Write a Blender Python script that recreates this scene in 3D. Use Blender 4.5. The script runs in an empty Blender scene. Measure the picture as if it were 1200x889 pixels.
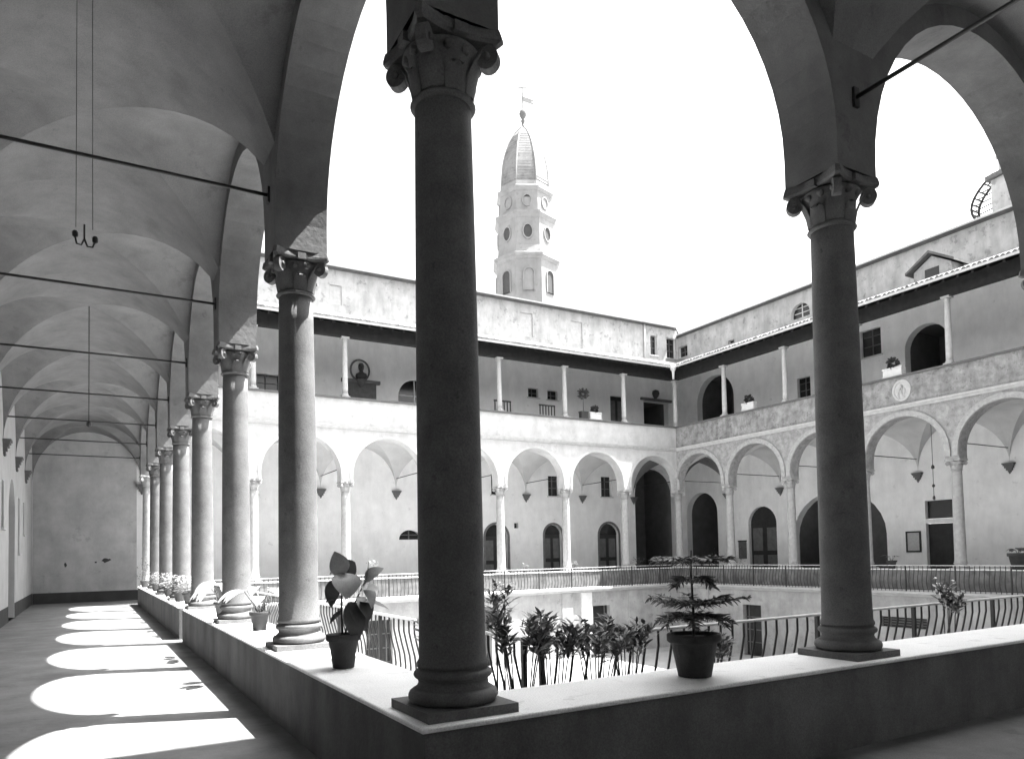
import bpy, math, random
from mathutils import Vector, Matrix
random.seed(7)
R = math.radians
scn = bpy.context.scene
COL = scn.collection

# ------------------------------------------------------------------ camera
S = 4.0
cam_d = bpy.data.cameras.new('camera'); cam = bpy.data.objects.new('camera', cam_d); COL.objects.link(cam)
cam_d.sensor_fit = 'HORIZONTAL'; cam_d.sensor_width = 36.0
cam_d.lens = 36.0 * 857.668 / 1200
cam_d.shift_y = (614.32 - 444.5) / 1200
cam_d.clip_start = 0.05; cam_d.clip_end = 3000
_r = Vector((0.86572618, -0.5000798, -0.02093722)); _u = Vector((-0.00170031, -0.04476926, 0.99899591)); _f = Vector((0.50051502, 0.86482131, 0.03960821))
m = Matrix.Identity(4)
for i in range(3):
    m[i][0] = _r[i]; m[i][1] = _u[i]; m[i][2] = -_f[i]
m[0][3], m[1][3], m[2][3] = -0.50912 * S, -1.07987 * S, 0.248316 * S
cam.matrix_world = m
scn.camera = cam

# ------------------------------------------------------------------ sky, sun, exposure
TO_SUN = Vector((0.415, -0.16, 1.0)).normalized()
w = bpy.data.worlds.new('World'); scn.world = w; w.use_nodes = True
nt = w.node_tree; bg = nt.nodes['Background']
sky = nt.nodes.new('ShaderNodeTexSky'); sky.sky_type = 'NISHITA'; sky.sun_disc = False
sky.sun_elevation = math.asin(TO_SUN.z); sky.sun_rotation = math.atan2(TO_SUN.x, TO_SUN.y)
sky.air_density = 1.0; sky.dust_density = 4.0; sky.ozone_density = 1.0
bw = nt.nodes.new('ShaderNodeRGBToBW')           # black-and-white film: the sky has no hue
nt.links.new(sky.outputs[0], bw.inputs[0]); nt.links.new(bw.outputs[0], bg.inputs[0])
bg.inputs[1].default_value = 0.15
sun_d = bpy.data.lights.new('sun', 'SUN'); sun = bpy.data.objects.new('sun', sun_d); COL.objects.link(sun)
sun_d.energy = 5.0; sun_d.angle = R(0.5); sun_d.color = (1.0, 0.995, 0.985)
sun.rotation_euler = TO_SUN.to_track_quat('Z', 'Y').to_euler(); sun.location = (20, -10, 60)
scn.view_settings.view_transform = 'Standard'; scn.view_settings.look = 'None'
scn.view_settings.gamma = 1.0; scn.view_settings.use_curve_mapping = False
scn.view_settings.exposure = 2.5
scn.cycles.max_bounces = 10; scn.cycles.diffuse_bounces = 8

# ------------------------------------------------------------------ materials (all neutral: a black-and-white photograph)
MATS = {}
def mat(name, lo, hi, scale=3.0, rough=0.85, bump=0.15, bscale=40.0, streak=0.0, blotch=None, grain=0.06, spec=0.3):
    """mottled grey surface: broad tone lo..hi, fine grain, optional vertical streaks, optional dark blotches (scale, amount, value)"""
    if name in MATS: return MATS[name]
    M = bpy.data.materials.new(name); M.use_nodes = True; MATS[name] = M
    t = M.node_tree; N = t.nodes; L = t.links; b = N['Principled BSDF']
    b.inputs['Roughness'].default_value = rough
    b.inputs['Specular IOR Level'].default_value = spec
    tc = N.new('ShaderNodeTexCoord')
    n1 = N.new('ShaderNodeTexNoise'); n1.inputs['Scale'].default_value = scale; n1.inputs['Detail'].default_value = 8; n1.inputs['Roughness'].default_value = 0.62
    L.new(tc.outputs['Object'], n1.inputs['Vector'])
    r1 = N.new('ShaderNodeMapRange'); r1.inputs[1].default_value = 0.3; r1.inputs[2].default_value = 0.7; r1.inputs[3].default_value = lo; r1.inputs[4].default_value = hi
    L.new(n1.outputs[0], r1.inputs[0]); val = r1.outputs[0]
    def mul(a, bsock):
        k = N.new('ShaderNodeMath'); k.operation = 'MULTIPLY'; L.new(a, k.inputs[0]); L.new(bsock, k.inputs[1]); return k.outputs[0]
    n2 = N.new('ShaderNodeTexNoise'); n2.inputs['Scale'].default_value = 90; n2.inputs['Detail'].default_value = 3
    L.new(tc.outputs['Object'], n2.inputs['Vector'])
    g = N.new('ShaderNodeMapRange'); g.inputs[1].default_value = 0.25; g.inputs[2].default_value = 0.75; g.inputs[3].default_value = 1 - grain * 2; g.inputs[4].default_value = 1 + grain * 2
    L.new(n2.outputs[0], g.inputs[0]); val = mul(val, g.outputs[0])
    if streak > 0:
        mp = N.new('ShaderNodeMapping'); mp.inputs['Scale'].default_value = (1.1, 1.1, 0.30); L.new(tc.outputs['Object'], mp.inputs[0])
        n3 = N.new('ShaderNodeTexNoise'); n3.inputs['Scale'].default_value = 2.0; n3.inputs['Detail'].default_value = 7; n3.inputs['Roughness'].default_value = 0.65
        L.new(mp.outputs[0], n3.inputs['Vector'])
        s = N.new('ShaderNodeMapRange'); s.inputs[1].default_value = 0.30; s.inputs[2].default_value = 0.60; s.inputs[3].default_value = 1 - streak; s.inputs[4].default_value = 1.0
        L.new(n3.outputs[0], s.inputs[0]); val = mul(val, s.outputs[0])
    if blotch:
        n4 = N.new('ShaderNodeTexNoise'); n4.inputs['Scale'].default_value = blotch[0]; n4.inputs['Detail'].default_value = 10; n4.inputs['Roughness'].default_value = 0.7
        L.new(tc.outputs['Object'], n4.inputs['Vector'])
        s = N.new('ShaderNodeMapRange'); s.inputs[1].default_value = blotch[1]; s.inputs[2].default_value = blotch[1] + 0.06; s.inputs[3].default_value = 1.0; s.inputs[4].default_value = blotch[2]
        L.new(n4.outputs[0], s.inputs[0]); val = mul(val, s.outputs[0])
    L.new(val, b.inputs['Base Color'])
    if bump > 0:
        n5 = N.new('ShaderNodeTexNoise'); n5.inputs['Scale'].default_value = bscale; n5.inputs['Detail'].default_value = 6
        L.new(tc.outputs['Object'], n5.inputs['Vector'])
        bp = N.new('ShaderNodeBump'); bp.inputs['Strength'].default_value = bump; bp.inputs['Distance'].default_value = 0.02
        L.new(n5.outputs[0], bp.inputs['Height']); L.new(bp.outputs[0], b.inputs['Normal'])
    return M
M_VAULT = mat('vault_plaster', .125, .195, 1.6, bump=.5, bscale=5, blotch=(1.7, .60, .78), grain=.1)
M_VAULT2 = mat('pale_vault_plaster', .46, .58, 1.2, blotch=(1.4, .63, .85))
M_WHITE = mat('limewashed_plaster', .72, .83, 1.5, streak=.10, blotch=(1.9, .62, .80))
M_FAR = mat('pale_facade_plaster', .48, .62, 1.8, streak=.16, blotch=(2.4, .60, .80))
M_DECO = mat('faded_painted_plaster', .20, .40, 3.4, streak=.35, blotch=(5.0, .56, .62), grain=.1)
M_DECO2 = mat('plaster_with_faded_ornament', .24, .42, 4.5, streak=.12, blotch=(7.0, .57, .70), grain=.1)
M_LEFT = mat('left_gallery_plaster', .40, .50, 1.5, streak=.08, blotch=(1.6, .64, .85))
M_END = mat('stained_end_wall_plaster', .36, .52, 1.1, streak=.12, blotch=(1.3, .60, .80))
M_DADO = mat('dark_painted_dado', .04, .06, 2.0)
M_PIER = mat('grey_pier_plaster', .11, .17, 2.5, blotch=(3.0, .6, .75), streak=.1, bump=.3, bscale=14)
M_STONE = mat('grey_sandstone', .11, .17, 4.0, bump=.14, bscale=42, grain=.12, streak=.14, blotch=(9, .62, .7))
M_RING = mat('painted_arch_band', .30, .46, 6, blotch=(8, .58, .75))
M_STONE_L = mat('weathered_pale_stone', .42, .56, 5.0, bump=.2, bscale=50)
M_SILL = mat('pale_sill_stone', .76, .86, 2.2, rough=.6, bump=.2, bscale=30, blotch=(3.5, .58, .80), grain=.1)
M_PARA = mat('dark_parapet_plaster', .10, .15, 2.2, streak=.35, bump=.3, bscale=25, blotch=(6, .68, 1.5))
M_PARA2 = mat('front_parapet_lifted_plaster', .12, .18, 2.2, streak=.3, bump=.3, bscale=25, blotch=(6, .66, 1.3), grain=.12)  # same wall plaster, colour lifted to stand in for missing light
M_FLOOR = mat('worn_brick_paving', .11, .20, 1.8, rough=.75, bump=.3, bscale=14, grain=.12, blotch=(2.4, .6, .78))
M_TERR = mat('terrace_paving', .34, .46, 3.0)
M_TPAR = mat('terrace_wall_plaster', .12, .24, 2.6, streak=.45, blotch=(3, .58, .7))
M_LOW = mat('lower_court_wall_plaster', .30, .44, 1.6, streak=.2, blotch=(1.8, .6, .75))
M_GROUND = mat('courtyard_gravel', .24, .34, 0.7, bump=.3, bscale=30)
M_IRON = mat('black_iron', .018, .03, 8, rough=.5, bump=.1, spec=.4)
M_IRONTOP = mat('toplit_rail_iron', .42, .55, 8, rough=.45, bump=.1, spec=.5)  # light on the top of the rail is put into this pale colour
M_WOOD = mat('dark_eave_timber', .018, .032, 4, streak=.2)
M_TILE = mat('roof_tile', .10, .18, 4, bump=.2)
M_GUT = mat('pale_zinc_gutter', .60, .72, 3, rough=.5)
M_DOOR = mat('dark_door_wood', .02, .035, 5, rough=.6, streak=.3)
M_FRAME = mat('weathered_door_frame', .09, .14, 5)
M_GLASS = mat('dark_window_glass', .015, .02, 2, rough=.12, bump=0, spec=.5, grain=0)
M_LITE = mat('whitewashed_wood', .62, .74, 5)
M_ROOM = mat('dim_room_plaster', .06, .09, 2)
M_POT = mat('terracotta', .035, .06, 7, rough=.8, bump=.2)
M_POTL = mat('limewashed_pot', .6, .7, 7)
M_SOIL = mat('potting_soil', .03, .05, 20, bump=.5)
M_LEAFD = mat('glossy_dark_leaf', .04, .07, 9, rough=.35, bump=.08, spec=.5)
M_LEAF = mat('green_leaf', .09, .16, 9, rough=.5, bump=.05, spec=.4)
M_LEAFL = mat('pale_and_lit_leaf', .26, .40, 9, rough=.5, bump=.05)  # tone raised for light caught on rubber plant leaves; also truly pale leaves
M_STEM = mat('plant_stem', .06, .10, 12)
M_FLOWER = mat('white_petals', .75, .85, 10)
M_TOWER = mat('pale_tower_stone', .20, .27, 0.8, streak=.15, blotch=(1.4, .6, .8))
M_DOME = mat('tower_dome_tiles', .13, .22, 1.6, blotch=(2.5, .55, .75))
M_TOWD = mat('tower_opening', .05, .07, 3)
M_PAPER = mat('printed_sheet', .36, .46, 14)
M_BRONZE = mat('dark_bronze', .04, .07, 9, rough=.5)
M_ATTIC = mat('attic_plaster', .42, .60, 1.4, streak=.3, blotch=(2.6, .57, .68))

# ------------------------------------------------------------------ mesh helpers
class MB:
    def __init__(s): s.v = []; s.f = []; s.sm = []
    def add(s, vs, fs, smooth=False):
        o = len(s.v); s.v += [tuple(p) for p in vs]
        for f in fs: s.f.append(tuple(i + o for i in f)); s.sm.append(smooth)
        return s
    def box(s, a, b):
        x0, y0, z0 = a; x1, y1, z1 = b
        return s.add([(x0,y0,z0),(x1,y0,z0),(x1,y1,z0),(x0,y1,z0),(x0,y0,z1),(x1,y0,z1),(x1,y1,z1),(x0,y1,z1)],
                     [(0,3,2,1),(4,5,6,7),(0,1,5,4),(1,2,6,5),(2,3,7,6),(3,0,4,7)])
    def lathe(s, prof, n=24, c=(0,0,0), smooth=True, cap=True, ph=0.0):
        vs = []; fs = []
        for r, z in prof:
            for i in range(n):
                a = 2 * math.pi * i / n + ph; vs.append((c[0] + r*math.cos(a), c[1] + r*math.sin(a), c[2] + z))
        for k in range(len(prof) - 1):
            for i in range(n):
                j = (i + 1) % n; fs.append((k*n+i, k*n+j, (k+1)*n+j, (k+1)*n+i))
        s.add(vs, fs, smooth)
        if cap:
            o = len(s.v) - len(vs)
            s.f.append(tuple(o + i for i in reversed(range(n)))); s.sm.append(False)
            s.f.append(tuple(o + (len(prof)-1)*n + i for i in range(n))); s.sm.append(False)
        return s
    def tube(s, pts, rad, n=6, smooth=True):
        pts = [Vector(p) for p in pts]; rads = rad if isinstance(rad, (list, tuple)) else [rad]*len(pts)
        vs = []; fs = []; prev = None
        for k, p in enumerate(pts):
            d = (pts[min(k+1, len(pts)-1)] - pts[max(k-1, 0)])
            d = d.normalized() if d.length > 1e-9 else Vector((0,0,1))
            if prev is None:
                a = Vector((0,0,1)) if abs(d.z) < .9 else Vector((1,0,0)); x = d.cross(a).normalized()
            else: x = (prev - d * prev.dot(d)).normalized()
            prev = x; y = d.cross(x)
            for i in range(n):
                t = 2*math.pi*i/n + math.pi/4; vs.append(p + (x*math.cos(t) + y*math.sin(t)) * rads[k])
        for k in range(len(pts)-1):
            for i in range(n):
                j = (i+1) % n; fs.append((k*n+i, k*n+j, (k+1)*n+j, (k+1)*n+i))
        fs.append(tuple(reversed(range(n)))); fs.append(tuple((len(pts)-1)*n + i for i in range(n)))
        return s.add(vs, fs, smooth)
    def mesh(s, name):
        me = bpy.data.meshes.new(name); me.from_pydata(s.v, [], s.f)
        me.polygons.foreach_set('use_smooth', s.sm); me.update(); return me

WLOC = {}
def link(name, me, material=None, parent=None, loc=(0,0,0), rot=(0,0,0), scale=1.0, stuff=False):
    if isinstance(me, MB): me = me.mesh(name)
    o = bpy.data.objects.new(name, me); COL.objects.link(o)
    if material and me is not None and not me.materials: me.materials.append(material)
    loc = Vector(loc)
    if parent is not None:
        o.parent = parent; o.matrix_parent_inverse = Matrix.Translation(-WLOC[parent.name])
    o.location = loc; o.rotation_euler = rot
    if scale != 1.0: o.scale = (scale,)*3 if not isinstance(scale, tuple) else scale
    WLOC[o.name] = loc
    if stuff: o['kind'] = 'stuff'
    return o
def thing(name, label, cat, loc=(0,0,0), group=None):
    o = link(name, None, None, None, loc); o.empty_display_size = .2
    o['label'] = label; o['category'] = cat
    if group: o['group'] = group
    return o
def tag(o, label, cat, group=None):
    o['label'] = label; o['category'] = cat
    if group: o['group'] = group
    return o
def structure(o): o['kind'] = 'structure'; return o

# ------------------------------------------------------------------ wing coordinates: u along the arcade, v towards the court, z up
L = 28.0
MAP = {'front': lambda u, v, z: (u, v, z), 'left': lambda u, v, z: (v, u, z),
       'far': lambda u, v, z: (u, L - v, z), 'right': lambda u, v, z: (L - v, u, z)}
WB = 4.08                      # back wall plane, v = -WB
ZF = -0.70; ZT = -0.85; ZG = -4.30
def sweep(W, prof, u0=None, u1=None, closed=True, mb=None):
    """profile [(v,z)] swept along a wing; mitred at 45 degrees to its neighbours unless u0/u1 given"""
    T = MAP[W]; mb = mb or MB(); n = len(prof); vs = []
    for v, z in prof: vs.append(T(v if u0 is None else u0, v, z))
    for v, z in prof: vs.append(T(L - v if u1 is None else u1, v, z))
    fs = [(i, (i+1) % n, n + (i+1) % n, n + i) for i in range(n if closed else n-1)]
    if closed and u0 is not None: fs.append(tuple(reversed(range(n))))
    if closed and u1 is not None: fs.append(tuple(range(n, 2*n)))
    return mb.add(vs, fs)
def wbox(W, u0, u1, v0, v1, z0, z1, mb=None):
    mb = mb or MB(); a = MAP[W](u0, v0, z0); b = MAP[W](u1, v1, z1)
    return mb.box([min(p, q) for p, q in zip(a, b)], [max(p, q) for p, q in zip(a, b)])

def holed_wall(W, ufun0, ufun1, v, z0, z1, holes, depth):
    """wall face at v with openings; reveals run back to v-depth. hole = (uc, half, zlo, zspring, arched)"""
    T = MAP[W]; mb = MB()
    cuts = {ufun0, ufun1}; H = []
    for uc, hw, zl, zs, ar in holes:
        us = [uc + hw*math.cos(math.pi*(1 - i/14)) for i in range(15)] if ar else [uc - hw, uc + hw]
        cuts.update(us); H.append((uc, hw, zl, zs, ar, us))
    cuts = sorted(cuts)
    def top(h, u):
        uc, hw, zl, zs, ar, us = h
        if not ar: return zs
        t = max(-1, min(1, (u - uc)/hw)); rise = ar if not isinstance(ar, bool) else hw
        return zs + rise*math.sqrt(max(0, 1 - t*t))
    for a, b in zip(cuts, cuts[1:]):
        if b - a < 1e-6: continue
        mid = (a+b)/2; act = sorted([h for h in H if h[0]-h[1] < mid < h[0]+h[1]], key=lambda h: h[2])
        za = zb = z0
        for h in act:
            if h[2] > max(za, zb) + 1e-4: mb.add([T(a,v,za),T(b,v,zb),T(b,v,h[2]),T(a,v,h[2])], [(0,1,2,3)])
            za, zb = top(h, a), top(h, b)
        mb.add([T(a,v,za),T(b,v,zb),T(b,v,z1),T(a,v,z1)], [(0,1,2,3)])
    for h in H:
        uc, hw, zl, zs, ar, us = h
        pts = [(uc-hw, zl)] + [(u, top(h, u)) for u in us] + [(uc+hw, zl)]
        P = [T(u, v, z) for u, z in pts] + [T(u, v-depth, z) for u, z in pts]; n = len(pts)
        mb.add(P, [(i, (i+1) % n, n+(i+1) % n, n+i) for i in range(n)])
    return mb
def arch_panel(W, uc, hw, zl, zs, ar, v0, v1, inset=0.0):
    """solid panel filling an arched opening, from v0 (front) to v1 (back)"""
    T = MAP[W]; hw -= inset; rise = (ar if not isinstance(ar, bool) else hw)
    pts = [(uc-hw, zl), (uc+hw, zl)]
    if ar: pts += [(uc + hw*math.cos(math.pi*i/14), zs + (rise-inset if not isinstance(ar, bool) else rise)*math.sin(math.pi*i/14)) for i in range(15)]
    else: pts += [(uc+hw, zs-inset), (uc-hw, zs-inset)]
    n = len(pts); P = [T(u, v0, z) for u, z in pts] + [T(u, v1, z) for u, z in pts]
    return MB().add(P, [tuple(range(n)), tuple(reversed(range(n, 2*n)))] + [(i, (i+1) % n, n+(i+1) % n, n+i) for i in range(n)])
def ring(W, uc, zs, r0, r1, v0, v1, n=24, foot=0.0):
    """raised half-ring (archivolt) between radii r0<r1"""
    T = MAP[W]; P = []
    A = [math.pi*i/n for i in range(n+1)]
    prof = [(r0, zs-foot if foot else None)]
    pts0 = [(uc + r0*math.cos(a), zs + r0*math.sin(a)) for a in A]; pts1 = [(uc + r1*math.cos(a), zs + r1*math.sin(a)) for a in A]
    if foot:
        pts0 = [(uc+r0, zs-foot)] + pts0 + [(uc-r0, zs-foot)]; pts1 = [(uc+r1, zs-foot)] + pts1 + [(uc-r1, zs-foot)]
    k = len(pts0)
    for pts, v in ((pts0, v0), (pts1, v0), (pts0, v1), (pts1, v1)): P += [T(u, v, z) for u, z in pts]
    fs = []
    for i in range(k-1):
        fs += [(2*k+i, 2*k+i+1, 3*k+i+1, 3*k+i), (i, i+1, 2*k+i+1, 2*k+i), (k+i, 3*k+i, 3*k+i+1, k+i+1)]
    fs += [(0, 2*k, 3*k, k), (k-1, 2*k-1, 4*k-1, 3*k-1)]
    return MB().add(P, fs)

# ------------------------------------------------------------------ ground and floors
structure(link('courtyard_ground', MB().add([(-400,-400,ZG),(430,-400,ZG),(430,430,ZG),(-400,430,ZG)], [(0,1,2,3)]), M_GROUND))
mbf = MB()
for W in MAP: sweep(W, [(-WB-.5, ZF), (-.2, ZF)], closed=False, mb=mbf)
structure(link('gallery_floor', mbf, M_FLOOR))

# ------------------------------------------------------------------ column kit (shared meshes)
def shaft_mesh():
    H0, H1 = .30, 3.95; pr = []
    for i in range(13):
        t = i/12; pr.append((.214 - .027*t**1.7, H0 + (H1-H0)*t))
    pr = [(.232, .285), (.232, .31), (.218, .335)] + pr[1:]
    return MB().lathe(pr, 32).mesh('column')
def base_mesh():
    mb = MB(); p = .307
    mb.box((-p,-p,0), (p,p,.058))
    def torus(rc, zc, rr, n=7): return [(rc + rr*math.cos(a), zc + rr*math.sin(a)) for a in [(-math.pi/2) + math.pi*i/n for i in range(n+1)]]
    pr = [(.2, .056)] + torus(.243, .103, .046) + [(.245,.155),(.232,.163),(.222,.185),(.226,.205),(.236,.212)] + torus(.225, .238, .028) + [(.222,.268),(.222,.287),(.2,.288)]
    mb.lathe(pr, 36, cap=False); return mb.mesh('base')
def capital_mesh():
    mb = MB()
    z0 = 3.93
    mb.lathe([(.18,z0),(.205,z0+.008),(.218,z0+.025),(.205,z0+.042),(.188,z0+.05)], 28)                 # astragal
    mb.lathe([(.186,z0+.045),(.188,z0+.12),(.198,z0+.20),(.222,z0+.28),(.262,z0+.345),(.25,z0+.36)], 28)  # bell
    # abacus with hollow sides and cut corners
    h, c, za, zb = .312, .032, z0+.375, 4.395
    pts = []
    for k in range(4):
        a = k*math.pi/2; ca, sa = math.cos(a), math.sin(a)
        loc = [(h, -h+c)] + [(h - .052*(1-(t/1.0)**2), t*(h-c)) for t in (-.7,-.4,0,.4,.7)] + [(h, h-c)]
        loc += []
        pts += [(x*ca - y*sa, x*sa + y*ca) for x, y in loc]
    n = len(pts)
    lv = [(.93, za), (1.0, za+.018), (1.0, za+.040), (.965, zb)]
    P = [(x*s, y*s, z) for s, z in lv for x, y in pts]
    fs = [tuple(reversed(range(n))), tuple(range(3*n, 4*n))]
    for k in range(3): fs += [(k*n+i, k*n+(i+1) % n, (k+1)*n+(i+1) % n, (k+1)*n+i) for i in range(n)]
    mb.add(P, fs)
    for k in range(4):
        a = math.pi/4 + k*math.pi/2; d = Vector((math.cos(a), math.sin(a), 0)); s = Vector((-d.y, d.x, 0))
        # volute: spiral scroll as a thick disc with raised eye
        c0 = d*.322 + Vector((0,0,z0+.295)); N = 18; P = []; F = []
        for sgn in (-1, 1):
            for i in range(N):
                t = 2*math.pi*i/N; P.append(c0 + s*sgn*.036 + d*.072*math.cos(t) + Vector((0,0,.080*math.sin(t))))
        for i in range(N):
            j = (i+1) % N; F.append((i, j, N+j, N+i))
        F += [tuple(reversed(range(N))), tuple(range(N, 2*N))]; mb.add(P, F)
        for sgn in (-1, 1):
            mb.tube([c0 + s*sgn*.03, c0 + s*sgn*.052], .024, 8)
        # stalk leaf rising under the volute
        pts = [d*.186 + Vector((0,0,z0+.06)), d*.205 + Vector((0,0,z0+.17)), d*.245 + Vector((0,0,z0+.27)), d*.30 + Vector((0,0,z0+.36))]
        wd = [.075, .085, .06, .035]; P = []; F = []
        for p, wv in zip(pts, wd): P += [p - s*wv, p + d*.022, p + s*wv]
        for i in range(3): F += [(3*i, 3*i+1, 3*i+4, 3*i+3), (3*i+1, 3*i+2, 3*i+5, 3*i+4)]
        mb.add(P, F, True)
        # flat water leaf and fleuron between the volutes
        a2 = k*math.pi/2; d = Vector((math.cos(a2), math.sin(a2), 0)); s = Vector((-d.y, d.x, 0))
        pts = [d*.188 + Vector((0,0,z0+.05)), d*.200 + Vector((0,0,z0+.13)), d*.215 + Vector((0,0,z0+.20)), d*.232 + Vector((0,0,z0+.215)), d*.228 + Vector((0,0,z0+.195))]
        wd = [.07, .08, .065, .045, .02]; P = []; F = []
        for p, wv in zip(pts, wd): P += [p - s*wv, p + d*.018, p + s*wv]
        for i in range(4): F += [(3*i, 3*i+1, 3*i+4, 3*i+3), (3*i+1, 3*i+2, 3*i+5, 3*i+4)]
        mb.add(P, F, True)
        fl = d*.262 + Vector((0,0,z0+.405))
        mb.box((fl.x-.034-abs(d.y)*.012, fl.y-.034-abs(d.x)*.012, fl.z-.035), (fl.x+.034+abs(d.y)*.012, fl.y+.034+abs(d.x)*.012, fl.z+.03))
        for sgn in (-1, 1):
            c1 = d*.232 + s*sgn*.062 + Vector((0,0,z0+.315)); mb.tube([c1 - d*.02, c1 + d*.018], .032, 10)
    return mb.mesh('capital')
ME_SHAFT, ME_BASE, ME_CAP = shaft_mesh(), base_mesh(), capital_mesh()
for me in (ME_SHAFT, ME_BASE, ME_CAP): me.materials.append(M_STONE)
def dup_mat(me, M): c = me.copy(); c.materials.clear(); c.materials.append(M); return c
M_COLL = mat('sunlit_tone_column_stone', .30, .42, 5.0, bump=.2, bscale=60, grain=.1)  # sunlit tone of the far columns put into the colour of the stone
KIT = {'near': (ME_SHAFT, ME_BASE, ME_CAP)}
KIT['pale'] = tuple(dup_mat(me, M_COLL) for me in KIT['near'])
def column(parent, x, y, kit='near'):
    a, b, c = KIT[kit]
    o = link('column', a, None, parent, (x, y, 0)); link('base', b, None, o, (x, y, 0)); link('capital', c, None, o, (x, y, 0)); return o
UP_S = MB().lathe([(.125, .17)] + [(.13 - .025*t**1.6, .17 + 2.38*t) for t in (.1,.3,.5,.7,.9,1)] + [(.105, 2.56)], 16).mesh('upper_column')
_b = MB().box((-.19,-.17,0), (.19,.17,.05)); _b.lathe([(.16,.05),(.175,.075),(.16,.10),(.14,.115),(.15,.135),(.135,.17)], 16); UP_B = _b.mesh('base')
_c = MB().lathe([(.108,2.52),(.125,2.54),(.108,2.56),(.112,2.6),(.15,2.68)], 16); _c.box((-.18,-.17,2.68), (.18,.17,2.75)); UP_C = _c.mesh('capital')
for me in (UP_S, UP_B, UP_C): me.materials.append(M_STONE_L)

# ------------------------------------------------------------------ vaults
def vault_mesh(hu, hv, zs, rise, n=14):
    mb = MB()
    f = lambda t: zs + rise*math.sqrt(max(0, 1 - t*t))
    for q in range(4):
        P = []; F = []
        for i in range(n+1):
            a = math.sin(math.pi/2*i/n)
            for j in range(-n, n+1):
                b = math.sin(math.pi/2*j/n); s, t = a, a*b
                if q == 1: s, t = t, s
                elif q == 2: s, t = -s, t
                elif q == 3: s, t = t, -s
                P.append((s*hu, t*hv, f(a*b)))
        k = 2*n+1
        for i in range(n):
            for j in range(k-1): F.append((i*k+j, i*k+j+1, (i+1)*k+j+1, (i+1)*k+j))
        mb.add(P, F, True)
    return mb.mesh('vault_bay')
ZS, RISE = 4.42, 2.20
ME_V = vault_mesh(2.0, WB/2, ZS, RISE); ME_VC = vault_mesh(WB/2, WB/2, ZS, RISE)
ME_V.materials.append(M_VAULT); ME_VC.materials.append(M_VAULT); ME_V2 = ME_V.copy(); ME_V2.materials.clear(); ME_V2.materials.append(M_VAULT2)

_co = MB()      # console under a vault springing: tapering moulded bracket, back at v=0
for (hw, dp, za, zb) in ((.24,.20,.36,.42),(.21,.17,.30,.36),(.17,.14,.20,.30),(.12,.10,.10,.20),(.06,.06,.03,.10)): _co.box((-hw,-.02,za), (hw,dp,zb))
_co.lathe([(.005,-.05),(.035,-.02),(.035,.02),(.02,.05)], 8, (0,.04,.0))
ME_CORB = _co.mesh('console'); ME_CORB.materials.append(M_STONE)
WROT = {'front': 0, 'left': -math.pi/2, 'far': math.pi, 'right': math.pi/2}

# ------------------------------------------------------------------ openings of the back walls: (uc, half width, sill z, spring z, arched, kind)
HOLES = {
 'front': [(-1.95, 1.25, ZF, 1.55, True, 'room'), (6, .7, ZF, 1.6, True, 'door'), (14, .7, ZF, 1.6, True, 'door'), (22, .7, ZF, 1.6, True, 'door')],  # first opening: unseen room behind the camera, added to shut out sky light
 'left': [(19.9, .32, 2.0, 3.3, False, 'window'), (22.75, 1.05, ZF, 2.55, True, 'room'), (25.3, .30, 1.35, 3.2, False, 'window'), (27.3, .25, 2.05, 3.2, False, 'window'),
          (14.0, .6, ZF, 1.6, True, 'door'), (9.6, .45, 1.3, 3.0, False, 'window'), (5.4, .6, ZF, 1.6, True, 'door')],
 'far': [(18.0, .72, ZF, 1.95, True, 'door'), (21.84, .60, ZF, 2.05, True, 'door'), (25.98, .74, ZF, 2.0, True, 'door'),
         (29.85, 1.72, ZF, 4.6, True, 'room'), (21.94, .38, 4.37, 5.57, False, 'window'), (25.88, .41, 4.40, 5.66, False, 'window'), (18.1, .38, 4.37, 5.57, False, 'window'),
         (19.31, .14, 2.45, 2.75, False, 'window'), (12.75, .62, 1.85, 1.86, .5, 'window'),
         (20.67, .36, 10.17, 10.72, False, 'window'), (22.02, .36, 10.14, 10.70, False, 'window'),
         (26.98, .62, 7.0, 10.81, False, 'door'), (30.12, 1.06, 7.0, 10.72, False, 'room'), (13.2, 1.0, 7.0, 9.45, True, 'archwindow'), (5.4, .62, 8.3, 9.95, False, 'window')],
 'right': [(15.08, .66, ZF, 3.06, False, 'transom'), (25.40, 1.03, ZF, 2.42, True, 'door'), (30.25, 1.36, ZF, 3.3, True, 'room'), (20.45, 2.75, ZF, 1.6, 2.35, 'room'),
           (10.2, .8, ZF, 2.0, True, 'door'),
           (28.8, 1.55, 7.0, 10.4, True, 'room'), (15.35, 1.05, 7.0, 10.35, True, 'room'), (22.2, .43, 9.19, 10.36, False, 'window'), (18.15, .56, 10.54, 11.92, False, 'window')],
}
ZTOP = {'front': 13.3, 'left': 13.3, 'far': 15.75, 'right': 15.2}
ATTIC = {'far': [(30.07, .28, 13.8, 15.1, False, 'window'), (31.58, .40, 13.75, 15.1, False, 'window'), (8.9, .3, 13.9, 14.9, False, 'blind'), (20.3, .42, 13.75, 15.15, False, 'blind'), (23.9, .42, 13.75, 15.15, False, 'blind')],
         'right': [(22.25, .62, 13.7, 13.9, True, 'archwindow'), (31.5, .42, 13.75, 14.5, False, 'window'), (27.3, .25, 13.55, 13.8, False, 'window')]}
LBL = {'front': ('plastered gallery wing behind the two dark stone columns of the bright sill', 'building'),
       'left': ('vaulted gallery wing whose floor carries the row of sunlit arch patches', 'building'),
       'far': ('pale sunlit arcaded wing with open upper loggia in front of the bell tower', 'building'),
       'right': ('shaded arcaded wing with stained painted parapet and round medallion', 'building')}
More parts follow.
